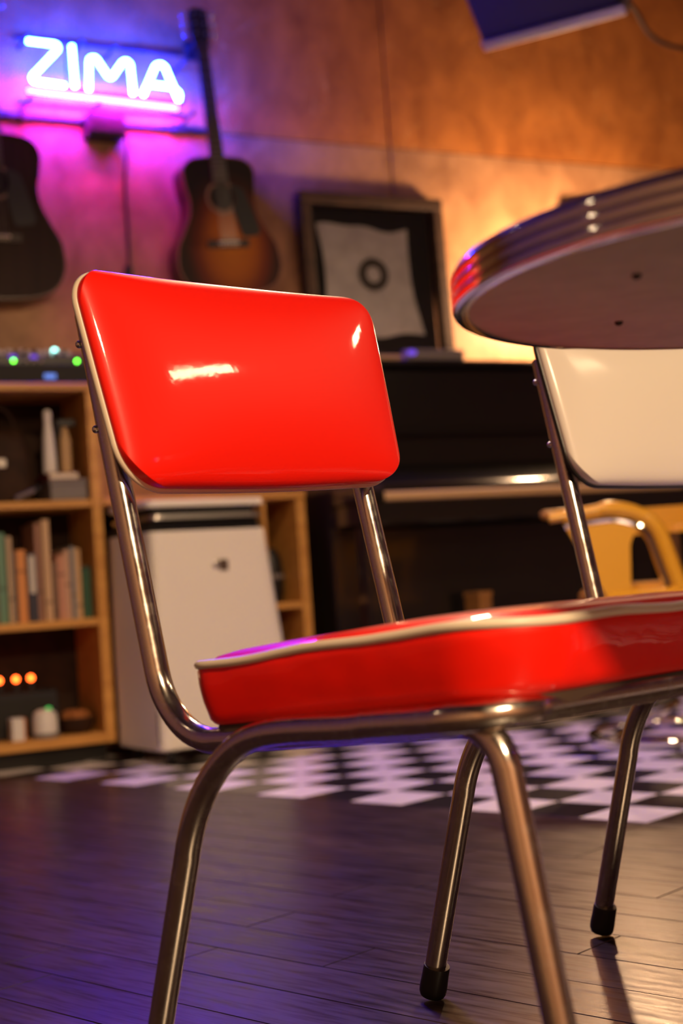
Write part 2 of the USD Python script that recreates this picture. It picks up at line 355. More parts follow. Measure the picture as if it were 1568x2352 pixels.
for row in range(-1, 44):
    v1 = V0 - row * PW if row >= 0 else 0.0
    v0 = V0 - (row + 1) * PW
    L = 0.92; off = joints.get(row, RNG.uniform(0, L)); u = off - 6 * L
    while u < 6.5:
        c = T0 + (u + L / 2) * d1 + (v0 + v1) / 2 * d2; a, o = wall_ao(c)
        if A0 + 0.5 < a < A1 - 0.5 and o < OMAX - 0.5:
            pm = slab_piece(u, u + L, v0, v1, -0.0002 - 0.0004 * RNG.random(), b=0.0010, g=0.0004)
            cc = [T0 + (u + t * L) * d1 + (v0 + v1) / 2 * d2 for t in (0.0, 0.25, 0.5, 0.75, 1.0)]
            if any(in_view(x) for x in cc) and npl < 290: obj('plank', pm, PLANKS[int(RNG.integers(4))], floor, smooth=False); npl += 1
            else: row_rest.append(pm)
        u += L
if row_rest: obj('planks', cat_(*row_rest), PLANKS[1], floor, smooth=False, kind='stuff')

# ================================================================== diner chairs
TR = 0.0127
def boot(p, d_):
    p = np.array(p, float); d_ = np.array(d_, float) / np.linalg.norm(d_)
    L_ = [0.0045, 0.006, 0.010, 0.016, 0.030, 0.040, 0.044, 0.0441]
    m = tube([p + d_ * l for l in L_], [0.011, 0.0145, 0.0162, 0.0166, 0.0160, 0.0158, 0.0154, 0.0130], 24)
    m.vertices[:, 2] = np.maximum(m.vertices[:, 2], 0.0)
    return m
def make_chair(label, loc, phi, vinyl, piping, pad_twist=0.0):
    t = thing('diner_chair', label, 'chair', (loc[0], loc[1], 0), math.degrees(phi), 'chrome tube diner chairs')
    beta, w2, so = 0.217, 0.181, 0.2065
    U = np.array([-math.sin(beta), 0, math.cos(beta)]); N = np.array([math.cos(beta), 0, math.sin(beta)]); Y = np.array([0, 1.0, 0])
    B = np.array([0, 0, 0.354]); tl = math.tan(0.085)
    for s in (-1, 1):
        top = B + 0.462 * U + s * w2 * Y
        p = fillet([top, B + s * w2 * Y, (0.416, s * w2, 0.354 + 0.416 * tl - 0.004), (0.488, s * (w2 + 0.012), 0.022)], [0.085, 0.045], 14)
        leg = obj('side_frame', tube(p, TR, 20), CHROME, t, smooth=40)
        obj('rubber_foot', boot((0.4895, s * (w2 + 0.0122), 0.0), np.array((0.416, s * w2, 0.385)) - np.array((0.488, s * (w2 + 0.012), 0.022))), RUBBER, leg)
    # outer loop: rear leg - side rail - front rail - side rail - rear leg
    half = [(-0.0275, -so - 0.004, 0.022), (0.046, -so, 0.252), (0.069, -so, 0.302), (0.1, -so, 0.338), (0.14, -so, 0.3635), (0.188, -so, 0.374), (0.24, -so, 0.3775), (0.30, -so, 0.3815)]
    sm = smoothpath(half[1:], 40)
    c0 = fillet([sm[-1], (0.436, -so, 0.392), (0.436, 0, 0.392)], [0.06], 12)[1:]
    left = np.vstack([half[:1], sm, c0]); right = left[::-1][1:] * [1, -1, 1]
    obj('under_frame', tube(np.vstack([left, right]), TR, 20), CHROME, t, smooth=40)
    for s in (-1, 1):
        obj('rear_rubber_foot', boot((-0.0320, s * (so + 0.0042), 0.0), (0.0735, -s * 0.004, 0.23)), RUBBER, t)
    # seat
    ol = rounded([(0.057, -0.203), (0.462, -0.207), (0.462, 0.207), (0.057, 0.203)], [0.030, 0.075, 0.075, 0.030], 10)
    n = 240; ol = resample(ol, n); ctr = np.array([0.26, 0.0])
    zt = lambda f: np.interp(f, [0.0, 0.067, 0.32, 0.41, 0.5], [0.428, 0.432, 0.4555, 0.461, 0.464])
    zb = lambda f: np.interp(f, [0.0, 0.08, 0.31, 0.41, 0.5], [0.370, 0.375, 0.394, 0.402, 0.407])
    def ring(sc, kz, dz=0.0, inset=0.0):
        d_ = ol - ctr; L_ = np.linalg.norm(d_, axis=1, keepdims=True); q = ctr + d_ * (sc - inset / L_)
        z = zb(q[:, 0]) * (1 - kz) + zt(q[:, 0]) * kz + dz
        return np.column_stack([q, z])
    rl = [ring(0.5, 0), ring(0.93, 0), ring(1, 0.0, 0, 0.016), ring(1, 0.03, 0, 0.0130)]
    rl += [ring(1, k, 0, 0.012 * (1 - k) - 0.003 * math.sin(k * 3.1)) for k in np.linspace(0.1, 0.92, 9)]
    rl += [ring(1, 1, -0.001, 0.003), ring(1, 1, 0.0, 0.008), ring(0.93, 1, 0.007), ring(0.85, 1, 0.0105), ring(0.7, 1, 0.013), ring(0.45, 1, 0.0145), ring(0.2, 1, 0.0145)]
    for k in range(len(rl)):
        q = rl[k]; nz = meshkit.fbm(q * [22, 22, 40]) if hasattr(meshkit, 'fbm') else 0
        nz = np.asarray(nz).reshape(-1) if not np.isscalar(nz) else nz
        if 3 < k < 14:
            dd = q[:, :2] - ctr; dd /= np.linalg.norm(dd, axis=1, keepdims=True); rl[k] = np.column_stack([q[:, :2] + dd * (0.0022 * nz)[:, None], q[:, 2]])
    seat = obj('seat', rings(rl), vinyl, t, smooth=50)
    pr = ring(1, 1, 0.0, 0.0005); wob = 0.0012 * np.sin(np.linspace(0, 2 * math.pi, n, endpoint=False) * 9 + 1.0); pr[:, 2] += wob
    obj('piping', tube(pr, 0.0044, 8, closed=True), piping, seat, smooth=60)
    pb = ring(1, 0, -0.001, 0.011); obj('seat_board', rings([ring(0.9, 0, -0.012), ring(1, 0, -0.012, 0.016), ring(1, 0, -0.0005, 0.016), ring(0.9, 0, -0.0005)]), BOARD, seat)
    # backrest pad, concave towards the sitter
    hw_t, hw_b, u0, u1 = 0.2195, 0.203, 0.2635, 0.4985
    po = rounded([(-hw_b, u0), (hw_b, u0), (hw_t, u1), (-hw_t, u1)], [0.052, 0.052, 0.050, 0.036], 12)
    po = resample(po, 260); cc = np.array([0.0, 0.381])
    ca, sa = math.cos(pad_twist), math.sin(pad_twist)
    def pos(q, h):
        s_, u_ = q[:, 0], q[:, 1]
        su = cc + (q - cc) @ np.array([[ca, sa], [-sa, ca]])
        bend = 0.010 * (s_ / 0.2) ** 2
        return B + (su[:, 0] + 0.006)[:, None] * Y + su[:, 1][:, None] * U + (0.0145 + bend + h)[:, None] * N
    def pr_(sc, h, inset=0.0):
        d_ = po - cc; L_ = np.linalg.norm(d_, axis=1, keepdims=True); q = cc + d_ * (sc - inset / L_)
        return pos(q, np.full(len(q), h))
    rb = [pr_(0.4, 0.0), pr_(0.9, 0.0), pr_(1, 0.0, 0.003), pr_(1, 0.003, 0.0), pr_(1, 0.006, -0.0022), pr_(1, 0.009, -0.0034)]
    rb += [pr_(1, 0.008 + 0.0205 * math.sin(x), 0.020 * (1 - math.cos(x))) for x in np.linspace(0.2, 1.35, 9)]
    def dome(sc):
        q = cc + (po - cc) * sc
        out = (po - cc) / np.linalg.norm(po - cc, axis=1, keepdims=True)
        hw = hw_b + (hw_t - hw_b) * (q[:, 1] - u0) / (u1 - u0)
        X = np.clip(np.abs(q[:, 0]) / hw, 0, 1); Yn = np.clip(np.abs(q[:, 1] - cc[1]) / ((u1 - u0) / 2), 0, 1)
        e = 1 - 0.98 * sc
        return pos(q + out * 0.0038 * min(1.0, max(0.0, (sc - 0.8) / 0.15)), 0.010 + 0.0195 * np.clip((1 - X ** 5) * (1 - Yn ** 9), 0, 1) ** 0.42 + 0.0150 * (1 - X ** 2.2) * (1 - Yn ** 2.2))
    del rb[-9:]
    for k in [0.999, 0.995, 0.988, 0.978, 0.966, 0.95, 0.93, 0.905, 0.875] + list(np.linspace(0.84, 0.05, 22)):
        rb.append(dome(k))
    pad = obj('backrest', rings(rb), vinyl, t, smooth=60)
    pe = pr_(1, 0.0035, -0.0012)
    obj('piping', tube(pe, 0.0046, 8, closed=True), piping, pad, smooth=60)
    bb = [pr_(0.5, -0.0035), pr_(0.98, -0.0035), pr_(0.99, -0.0005), pr_(0.5, -0.0005)]
    obj('back_panel', rings(bb), piping if piping is PIPE_B else BOARD, pad, smooth=30)
    for s in (-1, 1):
        for u_ in (0.335, 0.430):
            obj('screw', ball(B + u_ * U + s * w2 * Y + s * TR * Y * 0.9 - N * TR * 0.55, 0.0042, 2), STEEL, t)
    return t
make_chair('red vinyl diner chair with cream piping on bent chrome legs in the foreground', (-0.0579, 1.556), -0.7783, RED, PIPE_W, 0.022)
make_chair('white vinyl diner chair with black piping standing behind the round table', (0.508, 2.059), -1.0, WHITEV, PIPE_B, 0.0)

# ================================================================== round table
TC = (0.415, 1.125); TRAD = 0.316
t = thing('round_table', 'round cafe table with ribbed chrome edge seen from below at the right', 'table', (*TC, 0))
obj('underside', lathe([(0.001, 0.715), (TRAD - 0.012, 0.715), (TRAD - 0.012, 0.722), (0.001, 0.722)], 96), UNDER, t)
obj('table_top', lathe([(0.001, 0.722), (TRAD - 0.006, 0.722), (TRAD - 0.006, 0.7425), (TRAD - 0.010, 0.744), (0.001, 0.744)], 96), LAMINATE, t)
pf = [(TRAD - 0.014, 0.7135), (TRAD - 0.006, 0.7135)]
for k in range(3):
    zc_ = 0.7185 + k * 0.0090
    pf += [(TRAD + 0.0014 * math.sin(x) - 0.002, zc_ - 0.0043 * math.cos(x)) for x in np.linspace(0.0, math.pi, 9)]
pf += [(TRAD - 0.005, 0.7455), (TRAD - 0.012, 0.7455), (TRAD - 0.012, 0.7445)]
obj('edge_band', lathe(pf, 120, ring=True), CHROME_SH, t, smooth=30, label='ribbed polished chrome edge band')
for k in range(6):
    a = k * math.pi / 3 + 0.4
    obj('screw', ball((0.2 * math.cos(a), 0.2 * math.sin(a), 0.715), 0.004, 1), BLACK, t)
obj('mounting_plate', lathe([(0.001, 0.705), (0.11, 0.707), (0.115, 0.711), (0.115, 0.715), (0.001, 0.715)], 40), BLACK, t)
obj('column', lathe([(0.03, 0.03), (0.03, 0.708)], 28), CHROME_SH, t)
obj('base', lathe([(0.001, 0.0), (0.20, 0.0), (0.205, 0.006), (0.19, 0.014), (0.06, 0.03), (0.04, 0.045), (0.001, 0.045)], 60), CHROME_SH, t)

# ================================================================== neon sign
t, o_ = wthing('neon_sign', 'glowing blue neon sign reading ZIMA with a pink underline on the plywood', 'sign', 0.17, 0.0, 2.10)
NO = 0.13
KN = (4.71 - NO) / (4.71 - 0.05)
def wpath(pts, o=NO): return [(-1.31 + (a + 1.31) * KN, -o, 0.5 + (z - 0.5) * KN) for a, z in pts]
RN = 0.0074
letters = [fillet(wpath([(-0.084, 2.412), (0.036, 2.410), (-0.088, 2.275), (0.038, 2.268)]), [0.012, 0.012], 6),
           np.array(wpath([(0.070, 2.412), (0.071, 2.34), (0.073, 2.268)])),
           fillet(wpath([(0.121, 2.262), (0.131, 2.410), (0.200, 2.305), (0.274, 2.408), (0.280, 2.262)]), [0.016, 0.012, 0.016], 8),
           fillet(wpath([(0.316, 2.262), (0.388, 2.412), (0.444, 2.262)]), [0.022], 10)]
for p in letters:
    obj('neon_letter', sh(tube(p, RN, 12), o_), NEON_B, t, smooth=60, label='blue neon tube letter stroke')
obj('neon_letter', sh(tube(fillet(wpath([(0.338, 2.302), (0.428, 2.300), (0.452, 2.278), (0.446, 2.252)]), [0.012, 0.012], 6), RN, 12), o_), NEON_B, t, smooth=60, label='crossbar of the letter A')
obj('neon_underline', sh(tube(wpath([(-0.091, 2.240), (0.1, 2.236), (0.30, 2.230), (0.440, 2.226)]), RN, 12), o_), NEON_P, t, smooth=60, label='pink neon underline tube')
obj('raceway', sh(trimesh.convex.convex_hull(np.array([(x, -o, z + d) for x, z in ((-0.095, 2.2265), (0.432, 2.2125)) for o in (0.104, 0.144) for d in (0, 0.003)])), o_), ACRYL, t)
for pts in ([(0.038, 2.268), (0.05, 2.29), (0.062, 2.40), (0.070, 2.412)], [(0.073, 2.268), (0.09, 2.25), (0.11, 2.25), (0.121, 2.262)], [(0.28, 2.262), (0.29, 2.25), (0.305, 2.25), (0.316, 2.262)]):
    obj('dark_tube', sh(tube(smoothpath(wpath(pts, NO - 0.012), 16), 0.005, 8), o_), NEON_OFF, t)
for a, z in ((-0.10, 2.432), (0.085, 2.43), (0.20, 2.425), (0.45, 2.40), (-0.10, 2.225), (0.13, 2.222), (0.47, 2.215)):
    obj('standoff', sh(cat_(cyl((a, 0, z - 0.03), (a, -NO + 0.004, z - 0.03), 0.006, 10), ball((a, -NO + 0.002, z - 0.03), 0.009, 1)), o_), ACRYL, t)
obj('support_bar', sh(wb(-0.12, 0.48, 0.012, 0.020, 2.428, 2.442, 0.002), o_), ACRYL, t)
obj('support_bar', sh(wb(-0.12, 0.48, 0.012, 0.020, 2.208, 2.222, 0.002), o_), ACRYL, t)
obj('transformer', sh(cat_(wb(0.100, 0.240, 0.0, 0.075, 2.095, 2.178, 0.008), wb(0.112, 0.228, 0.075, 0.08, 2.11, 2.165, 0.002)), o_), BLACK, t)
tc_ = smoothpath([(0.238, -0.04, 2.14), (0.252, -0.03, 2.10), (0.247, -0.015, 2.0), (0.242, -0.012, 1.8), (0.233, -0.012, 1.55), (0.232, -0.014, 1.30)], 40)
obj('power_cord', sh(tube(tc_, 0.0048, 8), o_), BLACK, t, label='black power cord hanging from the transformer')
obj('cord_plug', sh(wb(0.222, 0.246, 0.004, 0.026, 1.60, 1.66, 0.004), o_), BLACK, t)

# ================================================================== guitars
def make_guitar(label, a, z_bot, L, hw, lean, top_mat, pick_side, dark):
    t = thing('acoustic_guitar', label, 'guitar', wp(a, 0.027, z_bot), ROTW, 'acoustic guitars hung on the plywood wall')
    prof = np.array([(0, 0.0), (0.004, 0.30), (0.03, 0.66), (0.10, 0.90), (0.22, 1.0), (0.34, 0.965), (0.47, 0.80), (0.60, 0.655), (0.68, 0.635), (0.78, 0.68), (0.88, 0.70), (0.95, 0.62), (0.99, 0.40), (1.0, 0.0)])
    from scipy.interpolate import PchipInterpolator
    s = np.linspace(0, 1, len(prof)); zz = PchipInterpolator(s, prof[:, 0]); ww = PchipInterpolator(s, prof[:, 1])
    ss = np.linspace(0, 1, 70); rt = np.column_stack([ww(ss) * hw, zz(ss) * L]); out = np.vstack([rt, (rt[::-1] * [-1, 1])[1:-1]])
    out = resample(out, 160); poly = Polygon(out).buffer(0)
    dep = 0.095
    def st(m, o=0.0):                        # stand a flat mesh (x, up, out)
        T = np.eye(4); c, s_ = math.cos(lean), math.sin(lean)
        T[:3, 0] = [c, 0, -s_]; T[:3, 1] = [s_, 0, c]; T[:3, 2] = [0, -1, 0]; T[:3, 3] = [0, -o, 0]
        m = m.copy(); m.apply_transform(T); return m
    body = extr(poly, dep - 0.004)
    obj('body_sides', st(body), GUITAR_SIDE, t, smooth=30)
    obj('binding', st(extr(poly.difference(poly.buffer(-0.005)), 0.004), dep - 0.004), GUITAR_SIDE if dark else NECK, t)
    hole_y = L * 0.70; hr = 0.046
    top = extr(poly.buffer(-0.005).difference(Point(0, hole_y).buffer(hr)), 0.003); obj('soundboard', st(top, dep - 0.004), top_mat, t, label='sunburst soundboard' if not dark else None)
    obj('sound_hole', st(extr(Point(0, hole_y).buffer(hr), 0.001), dep - 0.02 + 0.0165), HOLE, t)
    obj('rosette', st(extr(Point(0, hole_y).buffer(hr + 0.014).difference(Point(0, hole_y).buffer(hr + 0.003)), 0.0008), dep - 0.001), ROSETTE, t)
    k = pick_side
    pg = rounded([(k * 0.028, hole_y + 0.055), (k * 0.085, hole_y + 0.03), (k * 0.115, hole_y - 0.06), (k * 0.135, hole_y - 0.135), (k * 0.060, hole_y - 0.145), (k * 0.038, hole_y - 0.05)], [0.02] * 6, 5)
    pgp = Polygon(pg).buffer(0).difference(Point(0, hole_y).buffer(hr + 0.003)).intersection(poly.buffer(-0.008))
    obj('pickguard', st(extr(pgp if pgp.geom_type == 'Polygon' else max(pgp.geoms, key=lambda g: g.area), 0.0016), dep - 0.001), BLACK, t)
    by = L * 0.365
    br = obj('bridge', st(extr(Polygon(rounded([(-0.078, by - 0.014), (0.078, by - 0.014), (0.078, by + 0.014), (-0.078, by + 0.014)], [0.006] * 4)), 0.009), dep - 0.001), FRETB, t)
    obj('saddle', st(bx(-0.04, 0.04, by + 0.001, by + 0.006, 0, 0.013), dep - 0.001), PIPE_W, br)
    for i in range(6):
        obj('bridge_pin', st(ball((-0.03 + i * 0.012, by - 0.006, 0.010), 0.0035, 1), dep - 0.001), PIPE_W, br)
    nl = 0.40; ny0, ny1 = L - 0.03, L + nl
    nk = trimesh.convex.convex_hull(np.array([(-0.027, ny0, 0.0), (0.027, ny0, 0.0), (0.022, ny1, 0.0), (-0.022, ny1, 0.0), (-0.018, ny0, -0.018), (0.018, ny0, -0.018), (0.014, ny1, -0.016), (-0.014, ny1, -0.016)]))
    obj('neck', st(nk, dep), FRETB if dark else NECK, t)
    fb = Polygon([(-0.028, hole_y + hr), (0.028, hole_y + hr), (0.0225, ny1), (-0.0225, ny1)])
    fr = obj('fretboard', st(extr(fb, 0.006), dep), FRETB, t)
    sc = (ny1 - by)
    for i in range(1, 20):
        y = ny1 - sc * (1 - 2 ** (-i / 12))
        if y > hole_y + hr: obj('fret', st(bx(-0.024, 0.024, y - 0.001, y + 0.001, 0.0055, 0.0075), dep), STEEL, fr)
    hd = rounded([(-0.024, ny1), (0.024, ny1), (0.036, ny1 + 0.035), (0.034, ny1 + 0.125), (0, ny1 + 0.132), (-0.034, ny1 + 0.125), (-0.036, ny1 + 0.035)], [0.004, 0.004, 0.012, 0.015, 0.01, 0.015, 0.012], 4)
    h = obj('headstock', st(extr(Polygon(hd), 0.016), dep - 0.012), BLACK, t)
    for sd in (-1, 1):
        for i in range(3):
            y = ny1 + 0.036 + i * 0.036
            obj('tuning_peg', st(cat_(cyl((sd * 0.03, y, 0.006), (sd * 0.052, y, 0.006), 0.0035, 8), ball((sd * 0.056, y, 0.006), 0.010, 2, (0.8, 1.1, 0.6)), cyl((sd * 0.018, y, 0.014), (sd * 0.018, y, 0.026), 0.004, 8)), dep - 0.012), STEEL, h)
    for i in range(6):
        x0, x1 = -0.028 + i * 0.0112, -0.018 + i * 0.0072
        obj('string', st(cyl((x0, by, 0.014), (x1, ny1 + 0.01, 0.0095), 0.0007, 5), dep), STEEL, t)
    obj('wall_hook', st(cat_(bx(-0.02, 0.02, ny1 - 0.02, ny1 + 0.05, -dep - 0.02, -dep + 0.0), cyl((-0.03, ny1 - 0.002, -dep), (-0.03, ny1 - 0.002, 0.01), 0.005, 8), cyl((0.03, ny1 - 0.002, -dep), (0.03, ny1 - 0.002, 0.01), 0.005, 8)), dep), BLACK, t)
    return t
make_guitar('sunburst acoustic guitar with black pickguard hanging right of the neon sign', 0.585, 1.545, 0.495, 0.196, -0.075, BURST, 1, False)
make_guitar('dark brown acoustic guitar hanging at the left edge below the neon sign', -0.238, 1.508, 0.555, 0.222, 0.0, GUITAR_DK, 1, True)

# ================================================================== piano
t, o_ = wthing('upright_piano', 'black lacquered upright piano standing against the plywood wall', 'piano', 1.485, 0.30, 0.0)
pa0, pa1 = 0.775, 2.195
def pp(name, m, mt_, par=t, **k): return obj(name, sh(m, o_), mt_, par, **k)
for x0, x1 in ((pa0, pa0 + 0.045), (pa1 - 0.045, pa1)):
    pp('side_panel', wb(x0, x1, 0.02, 0.37, 0.0, 1.245, 0.004), PIANO)
pp('back_panel', wb(pa0 + 0.045, pa1 - 0.045, 0.02, 0.05, 0.05, 1.245), BLACKM)
pp('lid', wb(pa0 - 0.015, pa1 + 0.015, 0.015, 0.40, 1.246, 1.272, 0.008), PIANO)
pp('upper_panel', wb(pa0 + 0.047, pa1 - 0.047, 0.335, 0.36, 0.86, 1.243, 0.004), PIANO)
pp('music_ledge', wb(pa0 + 0.15, pa1 - 0.15, 0.36, 0.395, 1.005, 1.03, 0.005), PIANO)
pp('fallboard', trimesh.convex.convex_hull(np.array([(x, -o, z) for x in (pa0 + 0.09, pa1 - 0.09) for o, z in ((0.36, 0.80), (0.36, 0.90), (0.385, 0.905), (0.56, 0.835), (0.575, 0.82), (0.575, 0.80))])), PIANO)
pp('key_slip', wb(pa0 + 0.09, pa1 - 0.09, 0.575, 0.600, 0.768, 0.797, 0.004), TAN, label='light wooden strip along the front of the closed keyboard')
pp('key_bed', wb(pa0 + 0.003, pa1 - 0.003, 0.20, 0.60, 0.69, 0.766, 0.006), PIANO)
for x0, x1 in ((pa0 - 0.002, pa0 + 0.088), (pa1 - 0.088, pa1 + 0.002)):
    ck = trimesh.convex.convex_hull(np.array([(x, -o, z) for x in (x0, x1) for o, z in ((0.36, 0.766), (0.36, 0.92), (0.44, 0.91), (0.58, 0.83), (0.61, 0.80), (0.61, 0.766))]))
    pp('cheek_block', ck, PIANO)
    pp('front_leg', wb((x0 + x1) / 2 - 0.035, (x0 + x1) / 2 + 0.035, 0.53, 0.60, 0.06, 0.69, 0.006), PIANO)
    pp('toe_block', wb((x0 + x1) / 2 - 0.045, (x0 + x1) / 2 + 0.045, 0.36, 0.64, 0.0, 0.06, 0.008), PIANO)
pp('lower_panel', wb(pa0 + 0.047, pa1 - 0.047, 0.325, 0.35, 0.12, 0.685, 0.004), PIANO)
pp('bottom_rail', wb(pa0 + 0.047, pa1 - 0.047, 0.30, 0.36, 0.0, 0.118, 0.004), PIANO)
for k in (-1, 0, 1):
    pp('pedal', cat_(wb(1.485 + k * 0.11 - 0.012, 1.485 + k * 0.11 + 0.012, 0.36, 0.44, 0.06, 0.072, 0.004), ball((1.485 + k * 0.11, -0.445, 0.066), 0.022, 2, (1, 1, 0.35))), BRASS)

# things on the piano
t, o_ = wthing('wooden_plank', 'flat light brown wooden board lying on the piano lid below the framed cloth', 'board', 1.05, 0.22, 1.272)
obj('board', sh(wb(0.84, 1.33, 0.10, 0.36, 1.272, 1.294, 0.003), o_), TAN, t)
for x in (0.90, 1.26): obj('batten', sh(wb(x, x + 0.03, 0.12, 0.34, 1.294, 1.299, 0.001), o_), TAN, t)
t, o_ = wthing('framed_cloth', 'dark wood shadow box frame holding a cream cloth with a dark ring print', 'picture frame', 1.19, 0.06, 1.274)
FT = 0.035                                  # leans back against the wall
def lean(m):
    m = m.copy(); T = trimesh.transformations.rotation_matrix(-FT, [1, 0, 0], [0, -0.085, 1.274]); m.apply_transform(T); return m
fa0, fa1, fz0, fz1 = 0.886, 1.494, 1.274, 1.958
def fp(name, m, mt_, par=None, **k): return obj(name, sh(lean(m), o_), mt_, par or t, **k)
fw = 0.045
for m_ in (wb(fa0, fa1, 0.03, 0.085, fz1 - fw, fz1, 0.006), wb(fa0, fa1, 0.03, 0.085, fz0, fz0 + fw, 0.006), wb(fa0, fa0 + fw, 0.03, 0.085, fz0 + fw, fz1 - fw, 0.006), wb(fa1 - fw, fa1, 0.03, 0.085, fz0 + fw, fz1 - fw, 0.006)):
    fp('frame_bar', m_, FRAMEM)
fp('black_mat', wb(fa0 + fw, fa1 - fw, 0.026, 0.032, fz0 + fw, fz1 - fw), MATB)
gx, gy = np.meshgrid(np.linspace(0, 1, 22), np.linspace(0, 1, 26), indexing='ij')
ed = lambda u, k: 0.010 * np.sin(u * 5.5 + k) + 0.005 * np.sin(u * 13 + 2 * k)
cx = 0.979 + 0.372 * gx + (1 - gx) * (0.022 * np.sin(gy * 3.1) - 0.012) + gx * (0.018 * (1 - gy) ** 2 - 0.014 * np.sin(gy * 3.1)) + 0.02 * gx * (1 - gy)
cz = 1.440 + 0.402 * gy + gy * ed(gx, 0.4) + (1 - gy) * ed(gx, 2.0) - 0.012 * gx * (1 - gy)
co = 0.0415 + 0.0022 * np.sin(gx * 9 + gy * 4) + 0.0015 * np.sin(gy * 11)
vv = np.column_stack([cx.ravel(), -co.ravel(), cz.ravel()]); nn = len(vv); vb = vv + [0, 0.0012, 0]
ff = []
for i in range(21):
    for j in range(25):
        a, b, c, d_ = i * 26 + j, (i + 1) * 26 + j, (i + 1) * 26 + j + 1, i * 26 + j + 1
        ff += [(a, b, c), (a, c, d_), (a + nn, c + nn, b + nn), (a + nn, d_ + nn, c + nn)]
cl = obj('printed_cloth', sh(lean(trimesh.Trimesh(np.vstack([vv, vb]), np.array(ff), process=False)), o_), CLOTH, t, label='cream cloth with wavy edges', smooth=60)
rg = Point(0, 0).buffer(0.063, 24).difference(Point(0, 0).buffer(0.030, 24))
obj('ring_print', sh(lean(wface(extr(rg, 0.0008), 1.187, 0.0472, 1.660)), o_), INK, cl, label='dark printed ring')
fp('glass_pane', wb(fa0 + fw - 0.004, fa1 - fw + 0.004, 0.070, 0.072, fz0 + fw - 0.004, fz1 - fw + 0.004), GLASS)
t, o_ = wthing('grey_box', 'flat grey box lying on the front of the piano lid right of the board', 'box', 1.215, 0.375, 1.272)
t2 = t
obj('box_body', sh(wb(1.10, 1.335, 0.365, 0.398, 1.272, 1.302, 0.003), o_), GREY, t)
obj('box_lid', sh(wb(1.098, 1.337, 0.363, 0.3995, 1.302, 1.308, 0.002), o_), GREY, t)
obj('blue_lamp', sh(ball((1.122, -0.398, 1.296), 0.012, 2, (1.6, 0.5, 0.8)), o_), LED_V, t, label='small violet blue light')
t, o_ = wthing('small_frame', 'small dark picture frame on the piano partly hidden by the round table', 'picture frame', 2.165, 0.06, 1.272)
for m_ in (wb(2.06, 2.27, 0.05, 0.075, 1.915, 1.937, 0.002), wb(2.06, 2.27, 0.05, 0.075, 1.65, 1.672, 0.002), wb(2.06, 2.082, 0.05, 0.075, 1.672, 1.915, 0.002), wb(2.248, 2.27, 0.05, 0.075, 1.672, 1.915, 0.002)):
    obj('frame_bar', sh(m_, o_), BLACK, t)
obj('picture', sh(wb(2.08, 2.25, 0.052, 0.056, 1.67, 1.917), o_), CLOTH, t)
obj('easel_leg', sh(cat_(tube([(2.09, -0.07, 1.66), (2.08, -0.10, 1.45), (2.07, -0.12, 1.274)], 0.006, 8), tube([(2.24, -0.07, 1.66), (2.25, -0.10, 1.45), (2.26, -0.12, 1.274)], 0.006, 8), tube([(2.165, -0.05, 1.66), (2.165, -0.04, 1.45), (2.165, -0.03, 1.274)], 0.006, 8)), o_), BLACK, t)
LA, LO, LZ = 1.98, 0.335, 1.585
t, o_ = wthing('table_lamp', 'small brass lamp with a glowing warm globe on the piano behind the round table', 'lamp', LA, LO, 1.272)
obj('lamp_base', sh(lathe([(0.001, 1.272), (0.06, 1.272), (0.062, 1.28), (0.02, 1.295), (0.008, 1.31), (0.008, 1.53), (0.018, 1.54), (0.018, 1.552), (0.001, 1.552)], 28, (LA, -LO, 0)), o_), BRASS, t)
obj('globe', sh(ball((LA, -LO, LZ), 0.052, 3), o_), BULB, t, label='glowing globe bulb')

# ================================================================== shelving
t, o_ = wthing('shelf_unit', 'tall orange pine shelf unit with three open cells at the left', 'shelf', -0.35, 0.15, 0.0)
s0, s1 = -0.72, 0.006
def sp_(name, m, mt_=PINE, **k): return obj(name, sh(m, o_), mt_, t, **k)
sp_('side_panel', wb(s1 - 0.034, s1, 0.012, 0.30, 0.056, 1.178, 0.002)); sp_('side_panel', wb(s0, s0 + 0.034, 0.012, 0.30, 0.056, 1.178, 0.002))
sp_('top_board', wb(s0 - 0.006, s1 + 0.006, 0.008, 0.304, 1.179, 1.204, 0.002))
for z0 in (0.806, 0.428): sp_('shelf_board', wb(s0 + 0.034, s1 - 0.034, 0.012, 0.296, z0, z0 + 0.024, 0.002))
sp_('bottom_board', wb(s0 + 0.034, s1 - 0.034, 0.012, 0.298, 0.056, 0.088, 0.002))
sp_('plinth', wb(s0 + 0.02, s1 - 0.02, 0.02, 0.25, 0.0, 0.055), BLACKM)
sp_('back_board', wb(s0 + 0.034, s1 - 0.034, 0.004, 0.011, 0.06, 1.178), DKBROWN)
t, o_ = wthing('low_shelf_unit', 'low orange pine shelf unit behind the white air conditioner beside the piano', 'shelf', 0.365, 0.15, 0.0)
r_0, r_1 = 0.0065, 0.718
sp_('side_panel', wb(r_1 - 0.034, r_1, 0.012, 0.30, 0.056, 0.806, 0.002))
sp_('top_board', wb(r_0 + 0.001, r_1 + 0.003, 0.010, 0.302, 0.807, 0.832, 0.002))
sp_('shelf_board', wb(0.575, r_1 - 0.034, 0.012, 0.296, 0.434, 0.456, 0.002)); sp_('divider', wb(0.56, 0.575, 0.012, 0.29, 0.088, 0.806, 0.002))
sp_('bottom_board', wb(0.56, r_1 - 0.034, 0.012, 0.298, 0.056, 0.087, 0.002)); sp_('plinth', wb(0.56, r_1 - 0.02, 0.02, 0.25, 0.0, 0.055), BLACKM)
sp_('back_board', wb(r_0, r_1 - 0.034, 0.004, 0.011, 0.06, 0.806), DKBROWN)
